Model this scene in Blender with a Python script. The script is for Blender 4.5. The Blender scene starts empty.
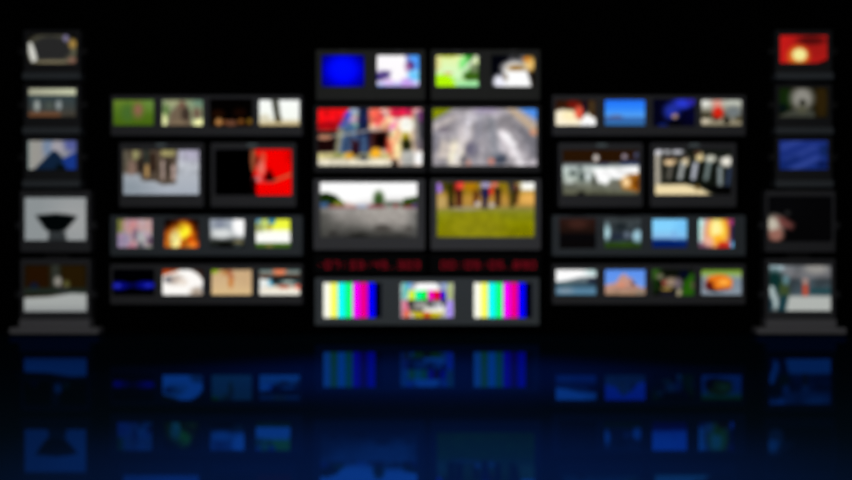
import bpy, bmesh, math
import numpy as np

C = bpy.context.scene.collection
S = bpy.context.scene

# ---------------------------------------------------------------- camera, world, lights, exposure
D = 14.0                       # distance from the lens to the plane of the screens
cam_d = bpy.data.cameras.new('camera')
cam = bpy.data.objects.new('camera', cam_d); C.objects.link(cam)
cam.location = (0, -D, 0.949); cam.rotation_euler = (math.pi / 2, 0, 0)
cam_d.sensor_width = 36.0; cam_d.lens = 36.0 * 1400 / 852
cam_d.clip_end = 200
cam_d.dof.use_dof = True
cam_d.dof.focus_distance = 5.0     # the photograph is out of focus: focus lies well in front of the wall
cam_d.dof.aperture_fstop = 1.48
S.camera = cam

w = bpy.data.worlds.new('dark_studio'); S.world = w; w.use_nodes = True
w.node_tree.nodes['Background'].inputs[0].default_value = (0, 0, 0, 1)
w.node_tree.nodes['Background'].inputs[1].default_value = 0.0

S.view_settings.view_transform = 'Standard'; S.view_settings.look = 'None'
S.view_settings.exposure = 0.0; S.view_settings.gamma = 1.0
S.view_settings.use_curve_mapping = False
S.cycles.use_denoising = True
S.cycles.max_bounces = 4

def light(name, typ, loc, rot, energy, color, **kw):
    d = bpy.data.lights.new(name, typ); d.energy = energy; d.color = color
    for k, v in kw.items(): setattr(d, k, v)
    o = bpy.data.objects.new(name, d); C.objects.link(o)
    o.location = loc; o.rotation_euler = rot
    return o
# soft neutral studio light from the front, even; lower cases look better lit through paler base colours
light('front_softbox', 'AREA', (0, -11.0, 2.6), (math.radians(88), 0, 0), 212, (1.0, 1.0, 1.0), shape='RECTANGLE', size=7.0, size_y=1.6)
# blue spotlight from the studio ceiling, pooling on the floor in front of the wall
light('blue_floor_spot', 'SPOT', (0, -8.3, 3.2), (0, 0, 0), 950, (.01, .16, 1.0), spot_size=math.radians(72), spot_blend=1.0, shadow_soft_size=.4)
light('blue_floor_spot', 'SPOT', (0, -4.2, 3.2), (0, 0, 0), 850, (.01, .16, 1.0), spot_size=math.radians(72), spot_blend=1.0, shadow_soft_size=.4)

# ---------------------------------------------------------------- helpers
def lin(h):
    v = np.array([int(h[i:i + 2], 16) for i in (0, 2, 4)]) / 255.0
    return np.where(v <= .04045, v / 12.92, ((v + .055) / 1.055) ** 2.4)

def hexc(h): return np.array([int(h[i:i + 2], 16) for i in (0, 2, 4)]) / 255.0
def to_lin(v): return np.where(v <= .04045, v / 12.92, ((v + .055) / 1.055) ** 2.4)

def X(px): return (px - 426.0) / 100.0        # 1 m = 100 px of the photograph at the plane of the screens
def Z(py): return (334.5 - py) / 100.0

def mat(name, col, rough=0.55, spec=0.25, grain=0.0):
    m = bpy.data.materials.new(name); m.use_nodes = True
    nt = m.node_tree; b = nt.nodes['Principled BSDF']
    b.inputs['Base Color'].default_value = (*col, 1); b.inputs['Roughness'].default_value = rough
    b.inputs['Specular IOR Level'].default_value = spec
    if grain:
        n = nt.nodes.new('ShaderNodeTexNoise'); n.inputs['Scale'].default_value = 60
        r = nt.nodes.new('ShaderNodeBump'); r.inputs['Strength'].default_value = grain; r.inputs['Distance'].default_value = 0.002
        t = nt.nodes.new('ShaderNodeTexCoord')
        nt.links.new(t.outputs['Object'], n.inputs['Vector']); nt.links.new(n.outputs[0], r.inputs['Height'])
        nt.links.new(r.outputs[0], b.inputs['Normal'])
    return m

M_case   = mat('charcoal_plastic', (.056, .056, .057), grain=.3)  # case tones set per unit; paler ones lower down stand in for low light
M_slate  = mat('slate_painted_metal', (.075, .092, .098), grain=.3)
M_rack   = mat('grey_painted_metal', (.122, .145, .150), grain=.3)
M_dark   = mat('matt_black_plastic', (.033, .035, .027), grain=.3)
M_black  = mat('black_plastic', (.018, .018, .018), grain=.2)
M_grey   = mat('grey_plastic', (.12, .12, .12), grain=.3)
M_tower  = mat('black_tower_plastic', (.017, .018, .019), grain=.2)
M_towerL = mat('charcoal_tower_plastic', (.056, .056, .058), grain=.2)
M_shelf  = mat('dark_teal_metal', (.075, .088, .092), grain=.2)
M_base   = mat('grey_base_metal', (.20, .195, .20), grain=.2)
M_column = mat('black_steel', (.004, .004, .004))
M_tab    = mat('black_rubber', (.005, .005, .005), .8, .1)

def emit_mat(name, col, strength=1.0):
    m = bpy.data.materials.new(name); m.use_nodes = True; nt = m.node_tree; nt.nodes.clear()
    e = nt.nodes.new('ShaderNodeEmission'); o = nt.nodes.new('ShaderNodeOutputMaterial')
    e.inputs[0].default_value = (*col, 1); e.inputs[1].default_value = strength
    nt.links.new(e.outputs[0], o.inputs[0]); return m
M_led = emit_mat('red_led', lin('700c1a'), 1.0)
M_logo = emit_mat('pale_lamp', lin('454e50'), 1.0)

M_screen = bpy.data.materials.new('lit_screen'); M_screen.use_nodes = True
nt = M_screen.node_tree; nt.nodes.clear()
a = nt.nodes.new('ShaderNodeAttribute'); a.attribute_name = 'picture'
e = nt.nodes.new('ShaderNodeEmission'); o = nt.nodes.new('ShaderNodeOutputMaterial')
nt.links.new(a.outputs['Color'], e.inputs[0]); nt.links.new(e.outputs[0], o.inputs[0])

def box(bm, x0, x1, y0, y1, z0, z1, bev=0.0):
    vs = [bm.verts.new(p) for p in [(x0,y0,z0),(x1,y0,z0),(x1,y1,z0),(x0,y1,z0),(x0,y0,z1),(x1,y0,z1),(x1,y1,z1),(x0,y1,z1)]]
    fs = [bm.faces.new([vs[i] for i in f]) for f in [(0,1,5,4),(1,2,6,5),(2,3,7,6),(3,0,4,7),(4,5,6,7),(3,2,1,0)]]
    if bev:
        es = list({e for f in fs for e in f.edges})
        bmesh.ops.bevel(bm, geom=es, offset=bev, segments=2, profile=.5, affect='EDGES')

def obj(name, bm, m, parent=None):
    me = bpy.data.meshes.new(name); bmesh.ops.recalc_face_normals(bm, faces=bm.faces); bm.to_mesh(me); bm.free()
    me.materials.append(m)
    o = bpy.data.objects.new(name, me); C.objects.link(o)
    if parent:
        o.parent = parent; o.location = -parent.location     # meshes are written in world coordinates
    return o

def thing(name, label, cat, loc, group=None):
    o = bpy.data.objects.new(name, None); C.objects.link(o); o.location = loc
    o.empty_display_size = .1
    o['label'] = label; o['category'] = cat
    if group: o['group'] = group
    return o

def cyl(bm, cx, cz, r, y0, y1, n=20):
    a = [bm.verts.new((cx + r * math.cos(2*math.pi*i/n), y0, cz + r * math.sin(2*math.pi*i/n))) for i in range(n)]
    b = [bm.verts.new((v.co.x, y1, v.co.z)) for v in a]
    bm.faces.new(a); bm.faces.new(b)
    for i in range(n): bm.faces.new((a[i], a[(i+1) % n], b[(i+1) % n], b[i]))

# ---------------------------------------------------------------- pictures shown on the screens
class Pic:
    """a small painter: everything in 0..1, y downwards; colours are sRGB hex, mixed as such and made linear at the end"""
    def __init__(s, w_, h_, nx, cx=0, cy=0):
        ny = max(8, int(nx * h_ / w_)); s.nx, s.ny = nx, ny
        s.x, s.y = np.meshgrid(np.linspace(cx, 1 - cx, nx), np.linspace(cy, 1 - cy, ny)); s.c = np.zeros((ny, nx, 3))
        s.asp = h_ / w_
    def mix(s, m, col):
        s.c = s.c * (1 - m[..., None]) + hexc(col) * m[..., None]; return s
    def F(s, col): return s.mix(np.ones_like(s.x), col)
    def V(s, *st):
        ys = [a for a, _ in st]; cs = np.array([hexc(c) for _, c in st])
        s.c = np.stack([np.interp(s.y, ys, cs[:, k]) for k in range(3)], -1); return s
    def R(s, x0, y0, x1, y1, col, e=.03):
        e = e if e <= .012 else e * 1.7
        f = lambda d: np.clip(d / e + .5, 0, 1)
        return s.mix(f(s.x - x0) * f(x1 - s.x) * f(s.y - y0) * f(y1 - s.y), col)
    def E(s, cx, cy, rx, ry, col, e=.75, a=1):
        d = np.sqrt(((s.x - cx) / rx) ** 2 + ((s.y - cy) / ry) ** 2)
        return s.mix(a * np.clip((1 - d) / e + .5, 0, 1), col)
    def P(s, pts, col, e=.03):
        e *= 1.7
        inside = np.zeros_like(s.x, bool); dist = np.full_like(s.x, 9.)
        n = len(pts)
        for i in range(n):
            (ax, ay), (bx, by) = pts[i], pts[(i + 1) % n]
            if ay != by:
                cr = ((ay > s.y) != (by > s.y)) & (s.x < (bx - ax) * (s.y - ay) / (by - ay) + ax); inside ^= cr
            t = np.clip(((s.x-ax)*(bx-ax)+(s.y-ay)*(by-ay)) / ((bx-ax)**2+(by-ay)**2+1e-9), 0, 1)
            dist = np.minimum(dist, np.hypot(s.x-ax-t*(bx-ax), s.y-ay-t*(by-ay)))
        sd = np.where(inside, dist, -dist)
        return s.mix(np.clip(sd / e + .5, 0, 1), col)
    def L(s, ax, ay, bx, by, wd, col, e=.03):
        e *= 1.7
        t = np.clip(((s.x-ax)*(bx-ax)+(s.y-ay)*(by-ay)) / ((bx-ax)**2+(by-ay)**2+1e-9), 0, 1)
        d = np.hypot(s.x-ax-t*(bx-ax), s.y-ay-t*(by-ay))
        return s.mix(np.clip((wd / 2 - d) / e + .5, 0, 1), col)
    def N(s, amp, fx, fy, seed=1, y0=0, y1=1, col=False):
        rng = np.random.RandomState(seed); g = rng.rand(fy + 2, fx + 2, 3 if col else 1) - .5
        u, v = s.x * fx, s.y * fy; i, j = u.astype(int), v.astype(int); u, v = (u - i)[..., None], (v - j)[..., None]
        n = (g[j, i]*(1-u)+g[j, i+1]*u)*(1-v)+(g[j+1, i]*(1-u)+g[j+1, i+1]*u)*v
        m = ((s.y >= y0) & (s.y <= y1))[..., None]
        s.c = np.clip(s.c * (1 + 2 * amp * n * m), 0, 1); return s
    def H(s, x0, c0, x1, c1, y0, y1):     # horizontal blend inside a band
        t = np.clip((s.x - x0) / (x1 - x0), 0, 1)[..., None]
        c = hexc(c0) * (1 - t) + hexc(c1) * t; m = ((s.y >= y0) & (s.y <= y1))[..., None]
        s.c = np.where(m, c, s.c); return s

def bars(p):
    cols = ['fffff0', 'ffff60', '10ffff', '10ff78', 'f400f8', 'f00088', '0000ff', '000010']
    for i, c in enumerate(cols): p.R(i/8 - .001, -1, (i+1)/8 + .001, 2, c, .01)
    return p

def testcard(p):
    p.F('b8b8b8').N(.25, 14, 9, 3)
    p.R(.06,-1,.2,.5,'60c0b8').R(.14,.0,.24,.18,'60a8e8').R(.06,.5,.2,1,'e07090').R(.1,.78,.18,1,'e87030')
    p.R(.86,.0,.95,.5,'a8b870').R(.77,.02,.86,.2,'90a8e0').R(.86,.5,.95,1,'a080f8')
    for i in range(10): p.R(i*.104,0,i*.104+.05,.05,'e8e8e8').R(i*.104,.95,i*.104+.05,1,'e8e8e8')
    p.E(.5,.5,.36,.56,'e8e8e8',.04)
    q = Pic(1, 1, 4); inside = np.clip((1 - np.sqrt(((p.x-.5)/.36)**2+((p.y-.5)/.56)**2))/.04+.5, 0, 1)
    base = p.c.copy()
    p.R(0,-1,1,.24,'ffffff')
    for i, c in enumerate(['d8f000','00ffa8','00f040','f000c0','e00020','1000c8']): p.R(.17+i*.113,.24,.17+(i+1)*.113,.5,c,.01)
    p.R(.0,.5,1,.56,'303030').R(.46,.5,.54,.6,'202020')
    for i, c in enumerate(['504840','90908c','a0a098','606060','a8a8b0','ffffff']): p.R(.17+i*.113,.56,.17+(i+1)*.113,.72,c,.02)
    p.R(0,.72,.45,.82,'585048').R(.45,.72,1,.82,'f8f8f0').R(0,.82,1,1,'c8b800').R(.44,.82,.56,1,'c84800')
    p.E(.2,.6,.05,.1,'3c3434').E(.8,.58,.04,.12,'2c2c50').P([(.14,.02),(.34,.02),(.26,.22),(.14,.22)],'a0a0a8').P([(.66,.02),(.86,.02),(.84,.24),(.74,.22)],'8088a0')
    p.c = base*(1-inside[...,None]) + p.c*inside[...,None]
    return p

PICS = {
# left tower, from the top
't1': lambda p: p.F('0c0b08').E(.48,.52,.52,.56,'4c4a3c',.2).E(.47,.5,.40,.42,'262626',.25).E(.5,.93,.36,.08,'787058').P([(.02,.3),(.09,.28),(.16,.55),(.2,.85),(.1,.93),(.04,.65)],'d4d4cc',.02).E(.77,.14,.05,.11,'7c7498').E(.91,.33,.08,.15,'a08040').E(.9,.86,.09,.1,'806050').E(.93,.6,.04,.12,'5c5c48'),
't2': lambda p: p.V((0,'32403f'),(.3,'324044'),(1,'44403a')).H(0,'a4a48e',1,'c8ccac',0,.26).E(.2,.6,.055,.18,'98a09c').E(.63,.58,.055,.16,'8c9494').E(.45,.6,.08,.12,'48504a').R(-.1,.8,.68,1.1,'6c4830',.06).R(.7,.78,1.1,1.1,'403c34',.08),
't3': lambda p: p.F('8e8e94').R(-.1,-.1,.3,1.1,'989690',.1).L(.02,-.1,.02,1.1,.05,'789090').E(.92,.12,.2,.28,'545c98').E(.42,.2,.1,.35,'7486a0').E(.6,.25,.12,.2,'a09ca4').P([(.05,1.1),(.35,.62),(.5,.36),(.58,.36),(.74,.64),(.82,1.1)],'0e2038',.03).P([(.76,1.1),(.7,.62),(.9,.45),(1.1,.3),(1.1,1.1)],'163484',.04).P([(.52,1.1),(.6,.78),(.75,.82),(.8,1.1)],'040c10'),
't4': lambda p: p.F('8c9294').R(.6,0,1,1,'a6a6a6',.4).P([(.2,.42),(.35,.4),(.5,.38),(.68,.4),(.83,.44),(.8,.52),(.66,.74),(.58,.79),(.42,.79),(.34,.72),(.24,.52)],'010405').P([(.4,.78),(.65,.78),(.68,1),(.38,1)],'2c3032'),
't5': lambda p: p.F('161002').R(.04,.05,.4,.5,'200f02',.05).R(.6,.03,.96,.5,'221604',.05).R(.43,-.1,.57,.5,'2c302a',.05).E(.17,.48,.07,.1,'0c1428').E(.54,.36,.06,.1,'8c8880').E(.67,.42,.05,.08,'54542c').E(.62,.55,.1,.08,'463a44').R(-.1,.5,1.1,.62,'1c2620',.04).P([(-.1,.7),(.4,.67),(.75,.6),(1.1,.62),(1.1,1.1),(-.1,1.1)],'a4a8a6',.03).R(-.1,.9,1.1,1.1,'8c9090',.1),
# right tower
'u1': lambda p: p.F('c41a18').R(.5,0,1,1,'8a1612',.5).E(.65,.22,.28,.14,'500c0c').E(.4,.72,.21,.32,'d87020',.6).E(.42,.68,.14,.2,'f4ec98',.4).P([(.7,1),(1,.8),(1,1)],'200404'),
'u2': lambda p: p.F('141206').E(.13,.4,.14,.45,'102408').E(.08,.68,.1,.15,'040e0e').E(.85,.45,.12,.6,'2a1e08').P([(0,.95),(.3,.7),(.7,.75),(.75,1.1),(0,1.1)],'3c3e36').E(.47,.36,.22,.36,'8c8a82').E(.48,.5,.07,.1,'26261e').E(.47,.72,.1,.12,'50503f'),
'u3': lambda p: p.V((0,'1c3080'),(1,'142a70')).L(.1,.25,.4,.05,.12,'304494',.1).L(.2,.65,.7,.25,.1,'2e4290',.1).L(.3,.95,.75,.6,.12,'344898',.1).L(0,.9,.35,.6,.1,'0c2060',.1).E(.88,.8,.12,.12,'0a1a50').E(.92,.35,.1,.2,'10245c'),
'u4': lambda p: p.F('040405').R(0,0,.5,.45,'060608',.3).E(.1,.62,.14,.2,'b4ac9c').P([(.1,.45),(.25,.47),(.4,.62),(.37,.72),(.2,.68)],'6c3c38',.06).E(.12,.84,.12,.15,'946458').E(.08,.62,.07,.12,'c0b8a8').E(.3,.37,.05,.05,'202020'),
'u5': lambda p: p.V((0,'606468'),(.25,'707074'),(.35,'384248'),(.6,'3c4a52'),(1,'808684')).N(.2,9,6,5).E(.12,.08,.14,.1,'a8bcc4').E(.75,.1,.18,.1,'94928e').E(.1,.36,.13,.24,'0a2c2a').R(.65,.5,1,.62,'20444a',.03).R(.28,.66,1,.97,'b0b4b0',.04).L(.05,.5,.12,.85,.1,'a8b8b8').E(.25,.55,.08,.2,'3a4a28').L(.25,.7,.2,1,.12,'10343c').E(.03,.85,.05,.15,'10303c').R(.54,.42,.62,.66,'c04c34',.03).E(.58,.36,.05,.06,'a88880').E(.28,.33,.05,.1,'5c8088'),
# upper left row of four
'a1': lambda p: p.V((0,'6a842e'),(.5,'4e701c'),(1,'42600e')).R(.7,-.1,1.1,.4,'64863a',.2).E(.36,.5,.14,.3,'44682a',1).E(.6,.42,.12,.26,'7c6440',1).E(.61,.38,.06,.14,'906050'),
'a2': lambda p: p.F('8c9c78').R(.1,0,.5,.3,'a0a47c',.1).R(.75,0,1,.3,'6a8a74',.1).E(.12,.45,.08,.25,'607c44').E(.05,.8,.1,.25,'f0f4b0').E(.9,.88,.16,.18,'ffffb8').E(.83,.52,.1,.2,'705c4c').P([(.15,1),(.2,.5),(.4,.2),(.5,.08),(.6,.25),(.68,.6),(.72,1)],'70604e',.06).E(.49,.22,.08,.13,'745848').E(.57,.55,.1,.25,'3c3028').E(.4,.9,.2,.15,'7c6a54'),
'a3': lambda p: p.F('020101').E(.2,.55,.15,.15,'1c0a02').E(.7,.5,.15,.15,'140602').R(.05,.8,.98,.97,'241206',.08).E(.22,.82,.08,.12,'b88048',.9).E(.5,.86,.14,.1,'6c4430').E(.73,.8,.07,.08,'7c4a1c').E(.93,.8,.06,.1,'785818').E(.36,.82,.04,.05,'844c28'),
'a4': lambda p: p.V((0,'fcfffc'),(.7,'f8fcf4'),(.8,'d8cca8'),(1,'c0a468')).E(.15,.68,.15,.12,'ddd8c0').P([(.3,-.1),(.47,-.1),(.54,.78),(.4,.78)],'44463c',.03).E(.48,.72,.07,.12,'504830'),
# upper right row of four
'b1': lambda p: p.V((0,'2c1408'),(.4,'32180a'),(1,'4a2a10')).P([(0,.45),(.2,.38),(.45,.5),(.6,.75),(.75,.45),(1,.8),(1,1),(0,1)],'fff4d8',.06).E(.38,.6,.2,.2,'fff0c0').E(.45,.22,.15,.15,'6c140c').E(.58,.48,.1,.22,'e85840').E(.72,.3,.05,.3,'100c20').E(.88,.3,.08,.3,'42321c').P([(.6,.9),(.72,.58),(.9,.65),(1,.8),(1,1),(.6,1)],'ffffff',.04),
'b2': lambda p: p.V((0,'1c6cfc'),(.35,'3088fc'),(.65,'58a4f4'),(.66,'3c6cb4'),(.75,'3468b0'),(1,'3070a8')).R(.05,.63,.45,.72,'485890',.03).E(.3,.62,.12,.04,'607098'),
'b3': lambda p: p.F('030318').E(.7,.18,.22,.2,'2838d0',.8).E(.45,.45,.18,.28,'2030a0',.9).E(.92,.1,.12,.12,'2c24a0').R(.78,.4,1.1,.8,'04042c',.2).E(.25,.94,.12,.08,'0c1c60').E(.52,.62,.07,.08,'ac8870').E(.52,.85,.16,.12,'040408'),
'b4': lambda p: p.V((0,'c4c6bc'),(.3,'a8a898'),(.52,'686050'),(.62,'40381f'),(.72,'98907c'),(1,'8c8468')).E(.12,.15,.13,.15,'e0e0d8').R(.3,-.1,.5,.35,'e09888',.08).E(.8,.12,.18,.12,'c0c4b8').E(.78,.48,.18,.22,'70787a').R(0,.52,.28,.66,'302c18',.05).E(.42,.5,.12,.2,'d82010').E(.38,.72,.08,.06,'480c04').E(.62,.78,.08,.1,'080400').E(.12,.8,.1,.08,'d0c4ac').E(.9,.72,.1,.08,'504830'),
# the two left monitors
'c1': lambda p: p.V((0,'b0b2c0'),(.35,'b8bcc4'),(1,'a4acb8')).R(.75,-.1,1.1,.25,'a8a4b8',.1).R(-.1,.55,.3,1.1,'848f98',.3).P([(-.1,-.1),(.72,-.1),(.7,.4),(.68,.74),(.52,.76),(.42,.68),(.27,.68),(.22,.54),(-.1,.5)],'504438',.03).R(.14,.05,.22,.25,'9c9868',.02).R(.5,-.1,.68,.16,'98905f',.02).R(.56,.2,.62,.6,'382e26',.02).R(.5,.25,.54,.66,'a8948c',.02).R(.63,.35,.68,.66,'b8a098',.02).R(.36,.1,.43,.48,'2a1a12',.03).R(.3,.35,.34,.6,'c0985c',.02).R(.28,-.1,.34,.3,'1c2824',.03).E(.12,.4,.07,.15,'80685c').R(.2,.2,.27,.48,'241c18',.03).E(.04,.2,.05,.3,'5c5648').N(.12,22,12,6,0,.55),
'c2': lambda p: p.F('000000').P([(.5,-.1),(1.1,-.1),(1.1,1.1),(.56,1.1),(.53,.85),(.5,.6)],'f40000',.015).R(.94,-.1,1.1,.3,'c00000',.08).P([(.47,-.1),(.52,-.1),(.54,.2),(.52,.5),(.48,.48),(.46,.25)],'8c4c30',.015).E(.56,.28,.035,.12,'700800').E(.62,.2,.04,.14,'d84830').E(.6,.42,.05,.16,'e87060').E(.55,.64,.06,.07,'d87070').P([(.63,.64),(.7,.42),(.75,.55),(.8,.68),(.7,.72)],'300000',.02).L(.78,.67,1.05,.5,.045,'b86840').L(.6,.7,.75,.7,.03,'d05048').E(.51,.75,.03,.15,'200000'),
# the two right monitors
'c3': lambda p: p.V((0,'281404'),(.28,'241204'),(.34,'70787c'),(.4,'bcc8c4'),(.6,'a4b0a8'),(.75,'74786c'),(1,'50503c')).E(.44,.2,.035,.07,'d0c8c4').E(.8,.17,.035,.05,'9c90a0').E(.95,.14,.03,.05,'485070').R(.75,.26,1.1,.35,'303c60',.04).R(.48,.3,.6,.36,'303048',.03).P([(.3,.44),(1.1,.36),(1.1,.5),(.85,.6),(.76,.64),(.62,.62),(.58,.76),(.47,.7),(.4,.47)],'ffffff',.03).E(.15,.52,.05,.05,'3c4844').E(.26,.6,.035,.1,'384440').E(.24,.42,.03,.05,'505c58').E(.42,.68,.025,.12,'404038').E(.1,.68,.06,.06,'c0c8c0').E(.34,.58,.03,.1,'d0d8d8').P([(.72,.7),(.85,.55),(1.1,.5),(1.1,.92),(.78,.85)],'b07020',.03).E(.82,.7,.05,.11,'ffd8a0').E(.68,.77,.08,.1,'6c6c60').E(.25,.96,.05,.06,'101008').E(.94,.75,.03,.15,'6c3400').N(.15,18,12,5,.34,1),
'c4': lambda p: p.F('12160f').R(-.1,-.1,.09,1.1,'b8b0a0',.05).R(-.1,-.1,.2,.13,'d8d8e0',.04).R(.23,-.1,.37,.12,'c0c0c8',.04).E(.13,.35,.04,.3,'20201a').E(.22,.29,.09,.07,'f0d0a0').E(.21,.2,.09,.05,'48382c').E(.41,.28,.06,.09,'f0dcb0').E(.39,.17,.06,.05,'3c3430').E(.58,.18,.05,.1,'e0cc98').E(.55,.1,.04,.05,'503828').E(.72,.22,.07,.08,'c8c8b8').E(.92,.27,.08,.11,'e8e4d8').E(.86,.14,.06,.05,'181c18').L(.37,.32,.33,.64,.06,'a8acac').L(.53,.32,.49,.66,.07,'b4b8c4').L(.46,.25,.44,.66,.045,'060a06').L(.6,.3,.57,.7,.04,'060a06').L(.7,.3,.66,.64,.05,'809090').L(.77,.3,.75,.7,.045,'060a08').L(.84,.4,.84,.78,.05,'98a4a8').L(.96,.42,.93,.8,.035,'34446c').L(.22,.38,.19,.64,.06,'605c54').L(.28,.3,.26,.7,.04,'080a06').R(.1,.66,.55,.74,'0c0f08',.03).P([(-.1,.76),(.4,.75),(.6,.84),(.86,1.1),(-.1,1.1)],'f0dcac',.03).E(.55,.82,.03,.06,'6c5428').P([(.62,.76),(1.1,.8),(1.1,1.1),(.9,1.1)],'030303',.03),
# third row left
'd1': lambda p: p.F('b49ca0').R(.5,-.1,1.1,.45,'c4a0a4',.15).R(-.1,-.1,.2,.5,'74783c',.08).R(-.1,.5,.35,1.1,'9488a4',.1).E(.4,.28,.2,.22,'c08c8c').E(.52,.55,.08,.2,'786078').E(.68,.6,.12,.2,'a8acb0').E(.42,.9,.12,.1,'b08090').E(.65,.88,.08,.1,'585858').E(.9,.75,.08,.15,'684c64').E(.85,.95,.1,.08,'98a494').N(.1,16,11,8,col=True),
'd2': lambda p: p.F('0c0200').P([(0,.5),(.2,.35),(.45,.15),(.6,.1),(.8,.3),(.9,.6),(1,.8),(1,1),(0,1)],'b84408',.25).P([(.05,.95),(.12,.5),(.35,.3),(.55,.15),(.75,.35),(.82,.7),(.9,1)],'f08818',.15).E(.55,.45,.17,.25,'ffdc28').E(.33,.7,.14,.3,'fff098').E(.72,.72,.1,.15,'c44c08').E(.75,.9,.15,.1,'f88c28').E(.9,.9,.08,.1,'e0641c').E(.52,.85,.06,.15,'c86010').N(.3,11,8,41),
'd3': lambda p: p.V((0,'a0a8b4'),(.3,'9aa2ac'),(.55,'c0c4c4'),(.65,'707474'),(.75,'20241e'),(1,'14181a')).E(.85,.25,.22,.32,'ffffff',.6).E(.35,.5,.25,.15,'d8dcdc').E(.3,.2,.14,.15,'848c9c').R(0,.4,.08,.7,'787c7c',.06).E(.8,.78,.12,.08,'7c7450').R(.72,.8,.85,1,'303838',.05).E(.45,.9,.2,.1,'040402'),
'd4': lambda p: p.V((0,'f0f838'),(.35,'f4fc48'),(.44,'fffff4'),(.76,'ffffff'),(.83,'486c18'),(1,'345c08')).E(.1,.08,.1,.12,'68a8c8').E(.46,.08,.1,.14,'1880b0').E(.14,.3,.12,.15,'98a068').E(.3,.2,.08,.2,'c4d878').E(.4,.3,.08,.1,'b4a840').R(.95,0,1,.5,'94a810',.05).E(.4,.88,.1,.06,'807838'),
# third row right
'e1': lambda p: p.V((0,'2c1814'),(.45,'1c100c'),(.55,'070608'),(1,'080606')).E(.5,.2,.25,.15,'3a201a'),
'e2': lambda p: p.V((0,'3c4244'),(.35,'30383c'),(.7,'2a323c'),(.78,'2c4428'),(.86,'2c4810'),(1,'182c04')).E(.08,.45,.09,.25,'a8ccd4').E(.9,.58,.14,.2,'98c0d0').E(.62,.55,.1,.1,'606c7c').R(.2,.5,.5,.72,'202838',.08).E(.45,.3,.15,.12,'1c2428').N(.2,10,7,4),
'e3': lambda p: p.V((0,'80d0ff'),(.35,'84d4ff'),(.62,'88bce8'),(.7,'285090'),(.76,'001c64'),(1,'001c60')).P([(.55,.68),(.62,.35),(.68,.68)],'78a8e0',.03).R(.8,0,1,.6,'68b8f4',.3),
'e4': lambda p: p.F('b8e8f0').R(.2,-.1,.6,.5,'b0a8d8',.2).E(.1,.35,.14,.35,'b4fcfc').E(.5,.55,.34,.75,'f08868').E(.78,.2,.14,.55,'e05820').R(.86,.1,1.1,1.1,'241844',.06).E(.9,.12,.08,.14,'a03870').E(.55,.42,.24,.48,'ffdc48').E(.5,.35,.14,.28,'fff4a0').E(.56,.68,.14,.14,'ffb428').E(.7,.9,.18,.14,'c82818').E(.15,.92,.22,.14,'7c5068').E(.95,.88,.07,.14,'68b0e0').E(.3,.75,.12,.15,'f0b098'),
# fourth row left
'f1': lambda p: p.F('000002').E(.15,.62,.22,.13,'080c90',.9).E(.8,.6,.26,.12,'0810a0',.9).R(.1,.56,.9,.65,'04066c',.06).E(.13,.62,.07,.06,'2830c0').E(.84,.61,.1,.05,'2028c0').E(.5,.6,.08,.08,'030440'),
'f2': lambda p: p.F('fffcf8').P([(.5,-.1),(1.1,-.1),(1.1,.6),(.96,.4),(.86,.2),(.7,.06)],'2c160a',.04).P([(-.1,-.1),(.5,-.1),(.38,.1),(.15,.2),(-.1,.34)],'b84408',.05).E(.3,.4,.22,.18,'c0b0a4').E(.17,.4,.09,.11,'707078').E(.5,.5,.12,.12,'ece0d4').E(.86,.85,.18,.18,'b0a090').E(.98,.72,.05,.14,'a4a8b0').P([(.94,1.1),(1.1,.85),(1.1,1.1)],'302820'),
'f3': lambda p: p.V((0,'c8a880'),(.6,'d4b488'),(1,'dcbc88')).R(.65,0,1,.6,'ccaa80',.2).E(.1,.07,.1,.12,'90b010').E(.37,.15,.12,.12,'c08c50').L(.44,.1,.5,.35,.1,'a85c40',.06).E(.48,.5,.06,.2,'c88040').E(.38,.04,.08,.04,'5c3c18'),
'f4': lambda p: p.V((0,'203038'),(.08,'58706c'),(.15,'909c98'),(.24,'5c4838'),(.32,'481c0c'),(.4,'283c40'),(.58,'384c4c'),(.66,'e8dcc8'),(1,'fffff4')).E(.5,.1,.15,.12,'f8885c').P([(0,.35),(.25,.4),(.35,.6),(.1,.7),(0,.8)],'e8ece8',.04).E(.3,.5,.06,.14,'68c0e0').E(.38,.45,.08,.1,'101c20').E(.6,.66,.13,.07,'c06850').E(.93,.66,.08,.08,'f07058').E(.7,.5,.15,.06,'a0b0a8').R(.4,.26,1,.38,'241008',.03),
# fourth row right
'g1': lambda p: p.V((0,'505860'),(.4,'707c80'),(.55,'3c505c'),(.65,'305468'),(.75,'5c84a0'),(1,'4c7c98')).P([(-.1,-.1),(.8,-.1),(1.1,-.1),(1.1,.28),(.6,.32),(.25,.45),(-.1,.52)],'ffffff',.05).R(.75,-.1,1.1,.24,'b0d0d0',.15).E(.25,.55,.2,.07,'586c70').E(.9,.46,.13,.12,'202838').E(.25,.8,.2,.07,'8496a4'),
'g2': lambda p: p.V((0,'5890f0'),(1,'78a0e8')).P([(0,.62),(.3,.5),(.36,.32),(.48,.17),(.56,.32),(.66,.35),(.72,.55),(.85,.68),(1,.7),(1,1),(0,1)],'c49484',.03).P([(.62,.36),(.7,.5),(.78,.62),(.66,.62)],'604850',.03).E(.42,.6,.1,.08,'e09070').R(0,.8,1,1,'987c60',.15).E(.85,.85,.1,.1,'8c7c6c').N(.12,10,8,3,.55,1),
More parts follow.
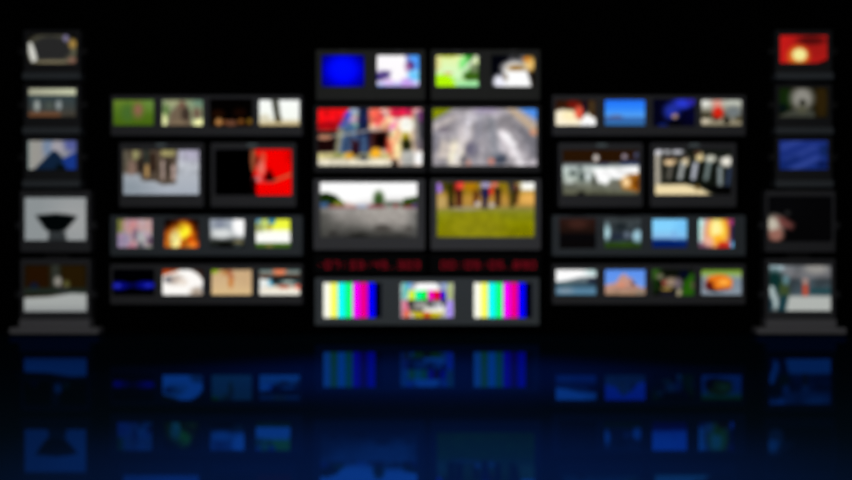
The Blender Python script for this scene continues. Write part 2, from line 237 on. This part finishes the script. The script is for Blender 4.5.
'g3': lambda p: p.F('0a0e07').P([(-.1,-.1),(.25,-.1),(.1,.5),(-.1,1.1)],'305818',.1).E(.2,.3,.09,.1,'6c6c54').P([(.65,1.1),(.72,.55),(.85,.2),(1.1,.15),(1.1,1.1)],'24580a',.08).E(.45,.5,.16,.17,'94806c').E(.3,.52,.06,.09,'984c3c').E(.62,.55,.09,.2,'6c6068').E(.35,.73,.13,.06,'987c40').P([(.55,1.1),(.6,.74),(.7,.76),(.67,1.1)],'a89c80',.04).R(.2,.85,.55,1.1,'1c1824',.05).E(.75,.22,.12,.15,'04081c').E(.96,.6,.04,.12,'645c44').E(.1,.6,.1,.2,'10240a'),
'g4': lambda p: p.V((0,'486818'),(.15,'84a838'),(.28,'98a888'),(.42,'788898'),(1,'8c98a4')).P([(.14,.45),(.22,.28),(.45,.22),(.62,.26),(.76,.42),(.74,.66),(.5,.78),(.28,.74),(.15,.62)],'e87818',.03).E(.22,.62,.1,.17,'601410').E(.56,.5,.13,.12,'ffac40').P([(.2,.76),(.3,.74),(.62,.78),(.38,.86)],'30303c',.04).E(.3,.78,.07,.06,'180810').E(.62,.72,.12,.05,'a85838'),
# centre
'h1': lambda p: p.F('000044').E(.5,.5,.47,.52,'0000ff',1.0).E(.5,.42,.28,.3,'000cff',1),
'h2': lambda p: p.F('fffcff').R(.7,-.1,1.1,.5,'50a0ff',.06).R(.72,.5,1.1,.8,'70ccff',.06).E(.76,.35,.1,.13,'602068').E(.71,.1,.05,.1,'8080c0').E(.7,.42,.05,.12,'c090c0').P([(-.1,.58),(.15,.5),(.33,.52),(.3,.72),(.12,.8),(-.1,.8)],'60488c',.07).E(.04,.68,.07,.08,'201c70').E(.22,.6,.08,.08,'504080').R(.1,.86,1.1,1.1,'a8a0f0',.1).E(.7,.85,.14,.14,'c8a0f0').E(.3,.82,.12,.07,'e8c8f8').E(.08,.95,.12,.06,'88a0e8'),
'h3': lambda p: p.V((0,'ecf4a4'),(.5,'dcfcc0'),(1,'bcfcbc')).R(-.1,-.1,.12,.5,'e4d888',.08).P([(-.1,.62),(.25,.6),(.42,.7),(.5,1.1),(-.1,1.1)],'b4f808',.05).E(.75,.1,.09,.14,'209018').E(.66,.32,.12,.22,'88ec84').L(1.0,.0,.62,.5,.07,'d8e0c8').L(.92,.0,.72,.25,.03,'587c48').P([(.62,.62),(.8,.45),(1.1,.3),(1.1,.78),(.65,.8)],'386014',.05).E(.88,.42,.1,.13,'748460').E(.98,.4,.04,.1,'486c38').E(.3,.05,.2,.07,'c0c848').R(.5,.84,1.1,1.1,'a0f0a8',.06).E(.55,.78,.14,.06,'b8e8a0').E(.3,.57,.1,.04,'e0b878').E(1.0,.03,.04,.1,'308040'),
'h4': lambda p: p.F('02030a').R(.75,.0,1,1,'100802',.06).E(.62,.15,.2,.18,'58585c').E(.57,.1,.08,.1,'303030').E(.86,.3,.14,.22,'e8bc68').E(.8,.16,.08,.06,'d07810').E(.52,.42,.26,.2,'e8e4e0').E(.57,.43,.17,.1,'98702c').P([(.28,.5),(.8,.5),(.86,.7),(.9,.95),(.85,1),(.2,1),(.3,.7)],'ffffff',.04).E(.2,.82,.13,.2,'f0f0fc').E(.34,.68,.05,.12,'a89c90'),
'h5': lambda p: (p.F('e0c0a8').R(-.1,-.1,.36,.38,'e81018',.02).N(.25,14,11,7,0,.36,col=True).R(-.1,.26,.3,.4,'b00810',.04)
      .R(-.1,.4,.22,.76,'180606',.03).R(.2,.3,.52,.86,'3c2c34',.03).R(.3,-.1,.42,.35,'b0b0ac',.02).L(.24,.34,.3,.1,.05,'3858e0').P([(.26,.2),(.36,.3),(.42,.75),(.2,.85)],'48648c',.02).P([(.4,-.1),(.5,.05),(.52,.4),(.48,.88),(.42,.88),(.38,.4)],'141f44',.02).L(.44,.5,.45,.85,.05,'486488').L(.3,.4,.27,.75,.03,'243450').P([(.33,.5),(.4,.6),(.38,.78),(.32,.8)],'301018',.02)
      .R(.5,-.1,.66,.38,'f07068',.03).E(.55,.15,.06,.12,'d8584c').E(.53,.33,.04,.05,'f0c8a0').L(.7,.05,.62,.32,.03,'ffe0b0').L(.62,.02,.66,.15,.03,'fff0d0').R(.55,.42,.66,.66,'0c0203',.03).R(.5,.4,.68,.7,'34100e',.04).E(.6,.55,.05,.12,'080000').R(.68,-.1,.9,.18,'dc2048',.03).N(.22,20,14,17,0,.4,col=True).R(.66,.5,.74,.88,'f04830',.03)
      .P([(.68,.48),(.8,.2),(.9,.2),(.88,.75),(.72,.9)],'ffe4a8',.03).L(.7,.7,.78,.35,.02,'f09068').E(.84,.3,.07,.13,'fffff4').E(.83,.52,.035,.1,'b09c18').E(.84,.64,.05,.12,'1c2008').R(.79,.72,.92,.98,'b0b0ac',.03).R(.92,.1,1.1,.6,'404048',.03).E(.97,.15,.04,.1,'703870').L(.94,.7,.92,.1,.025,'b0a8a0').E(.96,.85,.05,.12,'ffffff').R(.93,.55,1.1,.72,'686068',.03)
      .L(-.1,.53,.22,.47,.025,'a8a498').L(.2,.47,.6,.36,.025,'b8b4a4').L(.19,.75,.23,.36,.035,'a0a484').E(.08,.5,.06,.04,'c08468')
      .R(-.1,.77,.7,.87,'c8c080',.03).E(.31,.81,.04,.06,'e8a828').E(.55,.76,.05,.08,'f8b020').E(.2,.8,.05,.04,'8c9050').R(-.1,.87,.74,1.1,'ece4cc',.03).E(.44,.84,.04,.05,'3c4048').E(.73,.95,.03,.08,'2c1c14').E(.37,.72,.03,.1,'280c18').N(.12,30,18,23)),
'h6': lambda p: (p.F('9c98a0').P([(.2,-.1),(.7,-.1),(1.1,.9),(1.1,1.1),(-.1,1.1),(-.1,.4)],'a8a2a8',.1).N(.2,7,6,12).L(.33,.35,.24,1.1,.08,'cfc4c0',.05).L(.36,.15,.32,.5,.05,'e0dce4',.04).E(.22,.78,.07,.22,'fff4d8').L(.66,.4,.86,1.1,.07,'e8e0e4',.05).L(.7,.48,.76,.62,.05,'fffcff',.04).L(-.05,.42,.2,.18,.05,'c4b8b4',.05).E(.1,.7,.08,.15,'d0c4bc')
      .P([(.78,.3),(1.0,.5),(1.1,.9),(.93,.85)],'76747c',.05).E(.64,.86,.06,.09,'3c4454').E(.38,.7,.06,.12,'6c687c').L(.55,.2,.6,.8,.05,'80848e',.06).L(.46,.1,.44,.5,.04,'8c8c98',.05).E(.12,.38,.05,.05,'78707a').E(.04,.6,.04,.2,'88848e').E(.3,.88,.04,.08,'706c70').N(.13,32,22,11).N(.08,13,9,31).L(.3,.45,.2,1.1,.04,'dcd4d4',.04).L(.7,.45,.86,1.0,.03,'f4f0f4',.03).L(.5,.3,.52,1.,.02,'8c8a92',.04).L(.43,.35,.4,1.,.015,'86848e',.04)
      .P([(-.1,-.1),(.32,-.1),(-.1,.34)],'848e04',.02).P([(-.1,-.1),(.16,-.1),(-.1,.08)],'303c10',.03).P([(.62,-.1),(.7,-.1),(1.1,.5),(1.1,.66)],'c4ac90',.03).P([(.7,-.1),(1.1,-.1),(1.1,.34)],'4c90ec',.03).R(.4,-.1,.62,.1,'a89cb8',.06).E(.56,.9,.03,.05,'c88070').E(.95,.42,.03,.05,'d09070').E(.35,.93,.02,.05,'c08878')),
'h7': lambda p: (p.V((0,'ffffff'),(.38,'ffffff'),(.42,'d8d0d4'),(.46,'6c686c'),(.5,'989490'),(.6,'807c78'),(.78,'605e5a'),(1,'2a2a28')).E(.85,.58,.5,.22,'a8a29c',1).R(-.1,.5,.08,1.1,'484844',.1).R(.93,.5,1.1,1.1,'585856',.1).N(.09,34,20,9,.48,1).N(.05,12,8,29,.48,1)
      .P([(-.1,.25),(.08,.2),(.17,.25),(.25,.38),(.27,.46),(-.1,.46)],'142804',.015).E(.2,.4,.05,.06,'788420').E(.6,.32,.055,.14,'3c5828').E(.6,.4,.04,.06,'2c4420').P([(.82,.46),(.85,.31),(1.1,.22),(1.1,.46)],'2c4410',.015).R(.66,.35,.84,.45,'6c7468',.02).R(-.1,.37,.1,.46,'40608c',.02).R(.1,.42,.38,.47,'986060',.02).P([(.26,.46),(.28,.36),(.38,.45)],'c8a8a0').R(.38,.41,.48,.46,'a8b4d0',.02).R(.5,.41,.66,.47,'8c4c58',.02).E(.77,.43,.02,.03,'a02030').R(.84,.42,1.1,.47,'80303c',.02).E(.96,.42,.03,.05,'504068')
      .E(.64,.8,.08,.05,'4c4844').L(.58,.85,.72,.86,.015,'302c28').E(.4,.95,.09,.05,'20201c').E(.9,.82,.04,.04,'504c48').E(.14,.9,.04,.04,'32302e')),
'h8': lambda p: (p.V((0,'847008'),(.18,'94761a'),(.3,'bc8c38'),(.42,'b08840'),(.48,'8c8440'),(.55,'84861a'),(.75,'848400'),(1,'7c7800')).E(.4,.8,.3,.25,'8c8810').N(.08,24,14,2,.5,1).R(.84,-.1,1.1,.17,'fffff8',.04).R(.84,.2,1.1,.4,'e8b058',.05).E(.05,.36,.07,.12,'c0a060')
      .E(.03,.12,.05,.09,'a478e0').E(.1,.08,.04,.1,'4c4410').P([(.12,.05),(.19,.02),(.18,.44),(.13,.44)],'242404',.02).R(.19,-.1,.24,.2,'7c1018',.02).E(.25,.07,.04,.08,'f04438').P([(.2,.16),(.27,.16),(.26,.46),(.21,.46)],'3c0c10',.02).E(.16,.42,.03,.06,'382818')
      .P([(.38,.1),(.43,.2),(.42,.42),(.38,.42)],'50200c',.02).E(.5,.06,.05,.08,'a8a0c8').R(.45,.12,.54,.28,'201c48',.02).P([(.46,.25),(.53,.25),(.51,.48),(.47,.48)],'242040',.02).E(.555,.18,.02,.08,'e03020').E(.59,.06,.03,.06,'e87868').P([(.59,.1),(.65,.14),(.64,.44),(.6,.44)],'200810',.02)
      .P([(.72,.02),(.78,.02),(.78,.2),(.74,.2)],'202834',.02).P([(.78,.05),(.84,.1),(.81,.4),(.78,.4)],'30140a',.02).P([(.73,.2),(.79,.2),(.78,.46),(.74,.46)],'40380f',.02).E(.8,.1,.025,.05,'704838').E(.42,.4,.03,.04,'c8c0c0').E(.56,.42,.03,.04,'b8b0b0').E(.35,.08,.06,.1,'b07808').E(.3,.48,.15,.03,'9c9070')),
'bars': bars, 'card': testcard,
}

INSET = 1.7      # the case overlaps the edge of the picture by this much all round
DARKPICS = {'a3': .5, 'e1': .6, 'u4': .4, 'u2': .9, 't5': 1.1, 'c2': 1.1, 'b3': .8, 'f1': 1.0, 'e2': 1.0, 'g3': 1.0, 't1': 1.2, 't3': 1.2, 'bars': .8, 'u3': 1.2}
def inset(k): return DARKPICS.get(k, INSET)
def screen(parent, key, x0, y0, x1, y1, label, yf=0.0):
    """a lit panel: fine grid on the front that carries the picture, with a real slab behind it"""
    I_ = inset(key)
    nx = 140 if x1 - x0 > 90 else (100 if x1 - x0 > 56 else 72)
    p = PICS[key](Pic(x1 - x0, y1 - y0, nx, I_ / (x1 - x0), I_ / (y1 - y0))); nx, ny = p.nx, p.ny
    xs = X(x0) + p.x * (x1 - x0) / 100; zs = Z(y0) - p.y * (y1 - y0) / 100
    x0 += I_; x1 -= I_; y0 += I_; y1 -= I_
    vs = np.stack([xs, np.full_like(xs, yf), zs], -1).reshape(-1, 3)
    idx = np.arange(nx * ny).reshape(ny, nx)
    q = np.stack([idx[1:, :-1], idx[1:, 1:], idx[:-1, 1:], idx[:-1, :-1]], -1).reshape(-1, 4).tolist()
    b = len(vs); d = .02
    back = [(X(x0), yf + d, Z(y0)), (X(x1), yf + d, Z(y0)), (X(x1), yf + d, Z(y1)), (X(x0), yf + d, Z(y1))]
    cor = [idx[0, 0], idx[0, -1], idx[-1, -1], idx[-1, 0]]
    edges = [idx[0, :], idx[:, -1], idx[-1, ::-1], idx[::-1, 0]]
    faces = q + [[b, b+1, b+2, b+3]]
    for k in range(4): faces.append([int(v) for v in edges[k]] + [b + (k + 1) % 4, b + k])
    me = bpy.data.meshes.new('screen'); me.from_pydata(vs.tolist() + back, [], [[int(v) for v in f] for f in faces])
    at = me.color_attributes.new('picture', 'FLOAT_COLOR', 'POINT')
    col = np.zeros((len(vs) + 4, 4), np.float32); col[:b, :3] = to_lin(p.c).reshape(-1, 3); col[:, 3] = 1
    at.data.foreach_set('color', col.ravel())
    me.materials.append(M_screen); me.update()
    o = bpy.data.objects.new('screen', me); C.objects.link(o); o.parent = parent; o.location = -parent.location
    o['label'] = label
    return o

def casing(parent, x0, y0, x1, y1, wins, m, depth=.28, front=-.012, bev=.008, name='casing', keys=None, shrink=(.8, .8)):
    """one solid case with window openings cut through its front for the screens (recessed 12 mm)"""
    ins = [inset(k) for k in keys]
    wins = [(a + i, b + i, c - i, d - i) for (a, b, c, d), i in zip(wins, ins)]
    x0 += shrink[0]; x1 -= shrink[0]; y0 += shrink[1]; y1 -= shrink[1]
    bm = bmesh.new()
    gx = sorted({x0, x1} | {v for wn in wins for v in (wn[0], wn[2])})
    gy = sorted({y0, y1} | {v for wn in wins for v in (wn[1], wn[3])})
    V = {}
    def vert(x, y, Y):
        k = (x, y, Y)
        if k not in V: V[k] = bm.verts.new((X(x), Y, Z(y)))
        return V[k]
    inside = lambda cx, cy: any(a < cx < c and b < cy < d for a, b, c, d in wins)
    for i in range(len(gx) - 1):
        for j in range(len(gy) - 1):
            a, c, b, d = gx[i], gx[i+1], gy[j], gy[j+1]
            Y = .004 if inside((a+c)/2, (b+d)/2) else front
            bm.faces.new([vert(a, b, Y), vert(c, b, Y), vert(c, d, Y), vert(a, d, Y)])
    for (a, b, c, d) in wins:                                    # reveal round each window
        ys = [v for v in gy if b <= v <= d]; xs = [v for v in gx if a <= v <= c]
        for u, v in zip(xs, xs[1:]):
            for yy in (b, d): bm.faces.new([vert(u, yy, front), vert(v, yy, front), vert(v, yy, .004), vert(u, yy, .004)])
        for u, v in zip(ys, ys[1:]):
            for xx in (a, c): bm.faces.new([vert(xx, u, front), vert(xx, v, front), vert(xx, v, .004), vert(xx, u, .004)])
    ring = [vert(x, y0, front) for x in gx] + [vert(x1, y, front) for y in gy[1:]] + [vert(x, y1, front) for x in gx[-2::-1]] + [vert(x0, y, front) for y in gy[-2:0:-1]]
    t = [bm.verts.new((v.co.x, depth, v.co.z)) for v in ring]
    n = len(ring)
    for i in range(n): bm.faces.new([ring[i], ring[(i+1) % n], t[(i+1) % n], t[i]])
    bm.faces.new(t)
    o = obj(name, bm, m, parent)
    # rounded outer edges
    bv = o.modifiers.new('bevel', 'BEVEL'); bv.width = bev; bv.segments = 3; bv.limit_method = 'ANGLE'; bv.angle_limit = math.radians(60)
    return o

def small_box(name, parent, x0, y0, x1, y1, Y0, Y1, m, bev=.003):
    bm = bmesh.new(); box(bm, X(x0), X(x1), Y0, Y1, Z(y1), Z(y0), bev); return obj(name, bm, m, parent)

# ---------------------------------------------------------------- the room: floor and back wall
def plane(name, pts, m):
    me = bpy.data.meshes.new(name); me.from_pydata(pts, [], [[0, 1, 2, 3, ], [7, 6, 5, 4], [0, 4, 5, 1], [1, 5, 6, 2], [2, 6, 7, 3], [3, 7, 4, 0]])
    me.materials.append(m); o = bpy.data.objects.new(name, me); C.objects.link(o); o['kind'] = 'structure'; return o
M_floor = bpy.data.materials.new('polished_blue_floor'); M_floor.use_nodes = True
nt = M_floor.node_tree; nt.nodes.clear()
g = nt.nodes.new('ShaderNodeBsdfGlossy'); g.inputs['Color'].default_value = (.0015, .026, .17, 1); g.inputs['Roughness'].default_value = 0.02
df = nt.nodes.new('ShaderNodeBsdfDiffuse'); df.inputs['Color'].default_value = (.002, .0075, .014, 1)
ad = nt.nodes.new('ShaderNodeAddShader'); o = nt.nodes.new('ShaderNodeOutputMaterial')
nt.links.new(g.outputs[0], ad.inputs[0]); nt.links.new(df.outputs[0], ad.inputs[1]); nt.links.new(ad.outputs[0], o.inputs[0])
WY = .30          # the wall; cases stop 4 mm short of it, on their brackets
CY = .296
plane('floor', [(-12, -16, 0), (12, -16, 0), (12, WY, 0), (-12, WY, 0), (-12, -16, -.1), (12, -16, -.1), (12, WY, -.1), (-12, WY, -.1)], M_floor)
M_wall = mat('black_stage_cloth', (.0012, .0012, .0012), .9, .0)
plane('wall_back', [(-12, WY, -.1), (12, WY, -.1), (12, WY, 7), (-12, WY, 7), (-12, WY+.1, -.1), (12, WY+.1, -.1), (12, WY+.1, 7), (-12, WY+.1, 7)], M_wall)

# ---------------------------------------------------------------- wall panels of four screens
def quad(label, grp, x0, x1, y0, y1, ys, xs, w_, keys, desc, m, tabs=False):
    t = thing('four_screen_panel', label, 'screen panel', (X((x0+x1)/2), 0, Z(y1)), grp)
    wins = [(x, ys[0], x + w_, ys[1]) for x in xs]
    casing(t, x0, y0, x1, y1, wins, m, depth=CY, keys=keys)
    for (a, b, c, d), k, ds in zip(wins, keys, desc):
        screen(t, k, a, b, c, d, 'small screen showing ' + ds)
    if tabs:
        for x in xs:
            small_box('mounting_tab', t, x + w_/2 - 7, y0 - 2, x + w_/2 + 7, y0 + 1.8, -.03, .0, M_tab)
    return t

G4 = 'long panels of four small screens'
quad('long charcoal panel of four small screens, topmost on the left, green field first', G4, 110, 303.3, 93.8, 136.3, (98.0, 126.6),
     [111.8, 160.8, 209.3, 257.5], 43.5, ['a1', 'a2', 'a3', 'a4'],
     ['a green field with a pinkish blur', 'a brown figure among bright greenery', 'a row of amber lights in darkness', 'a dark trunk on a white ground'], M_case)
quad('slate four-screen panel holding the fire picture, under the two left monitors', G4, 109.5, 303.3, 214, 256.3, (217.3, 248.8),
     [116, 162.8, 208.3, 254.3], 37.6, ['d1', 'd2', 'd3', 'd4'],
     ['a pale pink crowd', 'orange fire', 'grey and white clouds', 'yellow and white bands over green'], M_slate, True)
quad('lowest long four-screen panel on the left, blue glow at its left end', G4, 109.5, 303.3, 263, 304.8, (267.8, 296),
     [112, 161, 210, 258], 43.3, ['f1', 'f2', 'f3', 'f4'],
     ['two blue glows on black', 'a large white shape with an orange corner', 'a tan ground with a brown mark', 'an orange blob over teal and cream bands'], M_case)
quad('long charcoal panel of four small screens, topmost on the right, blue sea second', G4, 551.5, 746.3, 93.8, 136.3, (98.0, 126.6),
     [554, 603.3, 652.2, 699.8], 43.3, ['b1', 'b2', 'b3', 'b4'],
     ['a red figure over cream white', 'a blue sky over the sea', 'a small face in deep blue light', 'a red shape over grey and tan'], M_case)
quad('slate four-screen panel on the right with the pale blue sky and red-orange pictures', G4, 551.5, 746, 214, 256.3, (217.3, 248.8),
     [558.7, 603.8, 650.6, 697.2], 37.8, ['e1', 'e2', 'e3', 'e4'],
     ['an almost black picture', 'two pale lights over dark grass', 'a pale blue sky over a navy sea', 'a yellow and orange shape'], M_slate, True)
quad('lowest long four-screen panel on the right, orange car at its right end', G4, 551.5, 746, 263, 304.8, (267.8, 296),
     [554.4, 603.5, 651.5, 699.8], 43.3, ['g1', 'g2', 'g3', 'g4'],
     ['a white sky over blue water', 'a pinkish rock against blue sky', 'a pale figure among green leaves', 'an orange car on grey road'], M_case)

# ---------------------------------------------------------------- single flat monitors beside the centre
def monitor(label, grp, x0, y0, x1, y1, scr, key, desc, m, lamp=None, knobs=None, depth=CY, front=-.012):
    t = thing('flat_monitor', label, 'monitor', (X((x0+x1)/2), 0, Z(y1)), grp)
    casing(t, x0, y0, x1, y1, [scr], m, depth=depth, front=front, keys=[key])
    screen(t, key, *scr, 'screen showing ' + desc)
    if lamp:
        small_box('indicator_lamp', t, lamp - 5, (y0+scr[1])/2 - 1.0, lamp + 5, (y0+scr[1])/2 + 1.0, front - .006, front + .002, M_logo, .002)['label'] = 'pale lit strip on the top edge'
    return t
GM = 'pairs of monitors between the long panels'
monitor('left-hand monitor showing people standing on snow', GM, 118.5, 141.5, 204.3, 207.5, (121.7, 148, 200.6, 195.8), 'c1', 'people on pale snow', M_case, 161.5)
monitor('monitor whose picture is half black and half bright red', GM, 210, 141.5, 296.8, 207.5, (214, 148, 292.6, 195.8), 'c2', 'black beside bright red with a pink hand', M_case, 252.5)
monitor('monitor showing a white blaze above an orange corner, right of centre', GM, 557.5, 141.5, 643.5, 207.5, (561.3, 148, 640.3, 195.8), 'c3', 'white blaze, dark ceiling and an orange corner', M_case, 601.5)
monitor('monitor showing a row of dark figures on a cream floor', GM, 649.5, 141.5, 737, 207.5, (653.6, 148, 732.8, 195.8), 'c4', 'dark figures on a cream floor', M_case, 694)

# ---------------------------------------------------------------- centre
def dual(label, x0, x1, wins, keys, desc):
    t = thing('two_screen_monitor', label, 'monitor', (X((x0+x1)/2), 0, Z(101)), 'two-screen monitors at the top of the centre')
    casing(t, x0, 48.3, x1, 101, wins, M_dark, depth=CY, keys=keys)
    for wn, k, ds in zip(wins, keys, desc): screen(t, k, *wn, 'small screen showing ' + ds)
    for wn in wins:
        small_box('control_panel', t, wn[0] - 1, 90.5, wn[2] + 1, 98.5, -.018, -.008, M_dark)
        small_box('indicator_lamp', t, (wn[0]+wn[2])/2 - 4, 50.2, (wn[0]+wn[2])/2 + 4, 51.4, -.018, -.010, M_grey, .002)
    return t
dual('black two-screen monitor at top centre with plain blue left screen', 315, 426, [(320.4, 53.3, 365.6, 87.6), (375.4, 53.3, 420.6, 87.6)], ['h1', 'h2'], ['plain deep blue', 'white with purple and light blue shapes'])
dual('black two-screen monitor at top centre with green picture and coffee cup', 430, 541, [(434.5, 53.3, 480, 87.6), (490, 53.3, 536, 87.6)], ['h3', 'h4'], ['bright green and yellow light', 'a white coffee cup on black'])
GB = 'large monitors stacked in the centre'
monitor('large monitor showing red crowd and blue-jeaned legs, under the plain blue screen', GB, 313, 103.6, 426.6, 173, (316.3, 106.6, 423.8, 166.8), 'h5', 'legs and railings before red', M_black)
monitor('large monitor showing a worn stone road, right of the red crowd picture', GB, 428.4, 103.6, 541.4, 173, (431.3, 106.6, 538.4, 166.8), 'h6', 'a worn stone road', M_black)
monitor('large grey-framed monitor showing an empty road below a white sky and trees', GB, 312.8, 177.6, 425.6, 250.5, (318.6, 180.4, 418.8, 238.4), 'h7', 'an empty road under white sky', M_grey)
monitor('large grey-framed monitor showing riders along a yellow-green field', GB, 430, 177.6, 541.6, 250.5, (435.4, 180.4, 536.0, 238.4), 'h8', 'riders above a yellow-green field', M_grey)

t = thing('three_screen_panel', 'grey panel of two colour-bar screens and a round test card, at centre bottom', 'screen panel', (0, 0, Z(326)))
wins = [(322.8, 281.6, 382.4, 318), (399, 281, 455, 318.6), (473.2, 281.6, 532.8, 318)]
casing(t, 314.3, 276.5, 540, 325.4, wins, M_rack, depth=CY, keys=['bars', 'card', 'bars'])
for wn, k, ds in zip(wins, ['bars', 'card', 'bars'], ['upright colour bars', 'a round colour test card', 'upright colour bars']): screen(t, k, *wn, 'screen showing ' + ds)

# ---------------------------------------------------------------- red timecode clocks
SEG = {'a': (0,0,1,0), 'b': (1,0,1,.5), 'c': (1,.5,1,1), 'd': (0,1,1,1), 'e': (0,.5,0,1), 'f': (0,0,0,.5), 'g': (0,.5,1,.5)}
DIG = {'0':'abcdef','1':'bc','2':'abged','3':'abgcd','4':'fgbc','5':'afgcd','6':'afgedc','7':'abc','8':'abcdefg','9':'abcdfg','-':'g'}
def clock(label, text, xs, x0, x1):
    t = thing('timecode_clock', label, 'clock', (X((x0+x1)/2), 0, Z(274)), 'red digital clocks under the large monitors')
    small_box('case', t, x0, 253.5, x1, 274, 0, CY, M_tab, .006)
    x = xs
    for ch in text:
        bm = bmesh.new(); top, h, wd, th = 261.1, 6.8, 4.9, .55
        xc = x + 1.6
        if ch in ':.':
            for yy in ((262.8, 266.6) if ch == ':' else (267.6,)):
                b2 = bmesh.new(); box(b2, X(xc+1.9), X(xc+3.1), -.006, .001, Z(yy+.6), Z(yy-.6))
                obj('colon_dot' if ch == ':' else 'decimal_point', b2, M_led, t)
            x += 8.07; continue
        else:
            for sname in DIG[ch]:
                ax, ay, bx, by = SEG[sname]
                px0, px1 = xc + ax*wd, xc + bx*wd; py0, py1 = top + ay*h, top + by*h
                if ch == '-': px0 += 1.2; px1 -= .6; th = .35
                if ay == by: px0 += .5; px1 -= .5
                else: py0 += .5; py1 -= .5
                box(bm, X(px0-th), X(px1+th), -.006, .001, Z(py1+th), Z(py0-th))
        nm = 'minus_sign' if ch == '-' else 'digit'
        obj(nm, bm, M_led, t); x += 8.07
clock('red digital clock on the left, under the large empty-road monitor', '-07:33:45.303', 316.0, 313.5, 425.8)
clock('red digital clock on the right, under the riders monitor', '00:09:05.890', 439.8, 429.5, 541)

# ---------------------------------------------------------------- the two side towers
def tower(side, cx_top, cx, labs, keys, descs):
    s = thing('floor_plinth', 'low dark grey foot plate and plinth under the ' + side + ' tower', 'plinth', (X(cx), 0, 0), 'feet of the side towers')
    fw = 44.5
    bm = bmesh.new(); box(bm, X(cx - fw), X(cx + fw), -.07, .17, .012, .075, .012); obj('foot_plate', bm, M_base, s)
    for sx in (-1, 1):
        for yy in (-.03, .13):
            bm = bmesh.new(); box(bm, X(cx + sx*38) - .03, X(cx + sx*38) + .03, yy - .02, yy + .02, 0, .014); obj('rubber_foot', bm, M_tab, s)
    bm = bmesh.new(); box(bm, X(cx - 35), X(cx + 35), -.05, .17, .073, Z(318.8), .008); obj('pedestal', bm, M_base, s)
    bm = bmesh.new(); box(bm, X(cx_top - 12), X(cx_top + 12), .183, .27, 0, Z(34), .006); col_o = obj('tower_mast', bm, M_column)
    col_o['label'] = 'black steel mast behind the monitors of the ' + side + ' tower'; col_o['category'] = 'mast'; col_o['group'] = 'masts of the side towers'
    G = 'monitors of the side towers'
    tops = [(29.5, 33.4, 64.2, 73.2), (83.4, 86.6, 117.8, 127.7), (136.2, 139.2, 170.2, 180.6)]
    for (y0, s0, s1, y1), k, lb, ds in zip(tops, keys, labs, descs):
        t = thing('tower_monitor', lb, 'monitor', (X(cx_top), 0, Z(y1)), G)
        small_box('shelf', t, cx_top - 28.6, y1 - .5, cx_top + 28.6, y1 + 6.2, -.05, .17, M_shelf, .004)
        casing(t, cx_top - 29, y0, cx_top + 29, y1, [(cx_top - 25.2, s0, cx_top + 25.2, s1)], M_tower, depth=.181, keys=[k], shrink=(.6, 0))
        screen(t, k, cx_top - 25.2, s0, cx_top + 25.2, s1, 'screen showing ' + ds)
        for sg in (-1, 1):
            small_box('side_knob', t, cx_top + sg*31.3 - 3, (s0+s1)/2 - 1, cx_top + sg*31.3 + 3, (s0+s1)/2 + 5, .02, .07, M_column)
    bigs = [(190.2, 195.6, 241.6, 251.8), (258.3, 263.4, 312.2, 318.6)]
    for (y0, s0, s1, y1), k, lb, ds in zip(bigs, keys[3:], labs[3:], descs[3:]):
        t = thing('tower_monitor', lb, 'monitor', (X(cx), 0, Z(y1)), G)
        casing(t, cx - 35.5, y0, cx + 35.5, y1, [(cx - 32.2, s0, cx + 32.2, s1)], M_towerL, depth=.181, keys=[k], shrink=(.6, 0))
        screen(t, k, cx - 32.2, s0, cx + 32.2, s1, 'screen showing ' + ds)
        for sg in (-1, 1):
            small_box('side_knob', t, cx + sg*37.6 - 3, (s0+s1)/2 + 3, cx + sg*37.6 + 3, (s0+s1)/2 + 10, .02, .07, M_tower)
tower('left', 52.2, 55.4,
      ['topmost monitor of the left tower, a dark oval edged with light', 'second monitor from the top of the left tower, pale strip over dark teal',
       'third monitor of the left tower, a dark peak against blue and grey', 'left tower monitor with a black bowl shape on pale grey',
       'lowest monitor of the left tower, white floor below dark brown'],
      ['t1', 't2', 't3', 't4', 't5'],
      ['a dark oval edged with light', 'a pale strip over dark teal', 'a dark peak against blue and grey', 'a black bowl shape on pale grey', 'a white floor below dark brown'])
tower('right', 803.6, 800.2,
      ['topmost monitor of the right tower, yellow sun on a red sky', 'right tower monitor showing a pale furry face on a dark ground',
       'third monitor of the right tower, dim rippled blue', 'right tower monitor with a hand at the left of a black screen',
       'lowest monitor of the right tower, small red figure on pale ground'],
      ['u1', 'u2', 'u3', 'u4', 'u5'],
      ['a yellow sun on a red sky', 'a pale furry face', 'rippled blue', 'a hand on black', 'a small red figure on pale ground'])
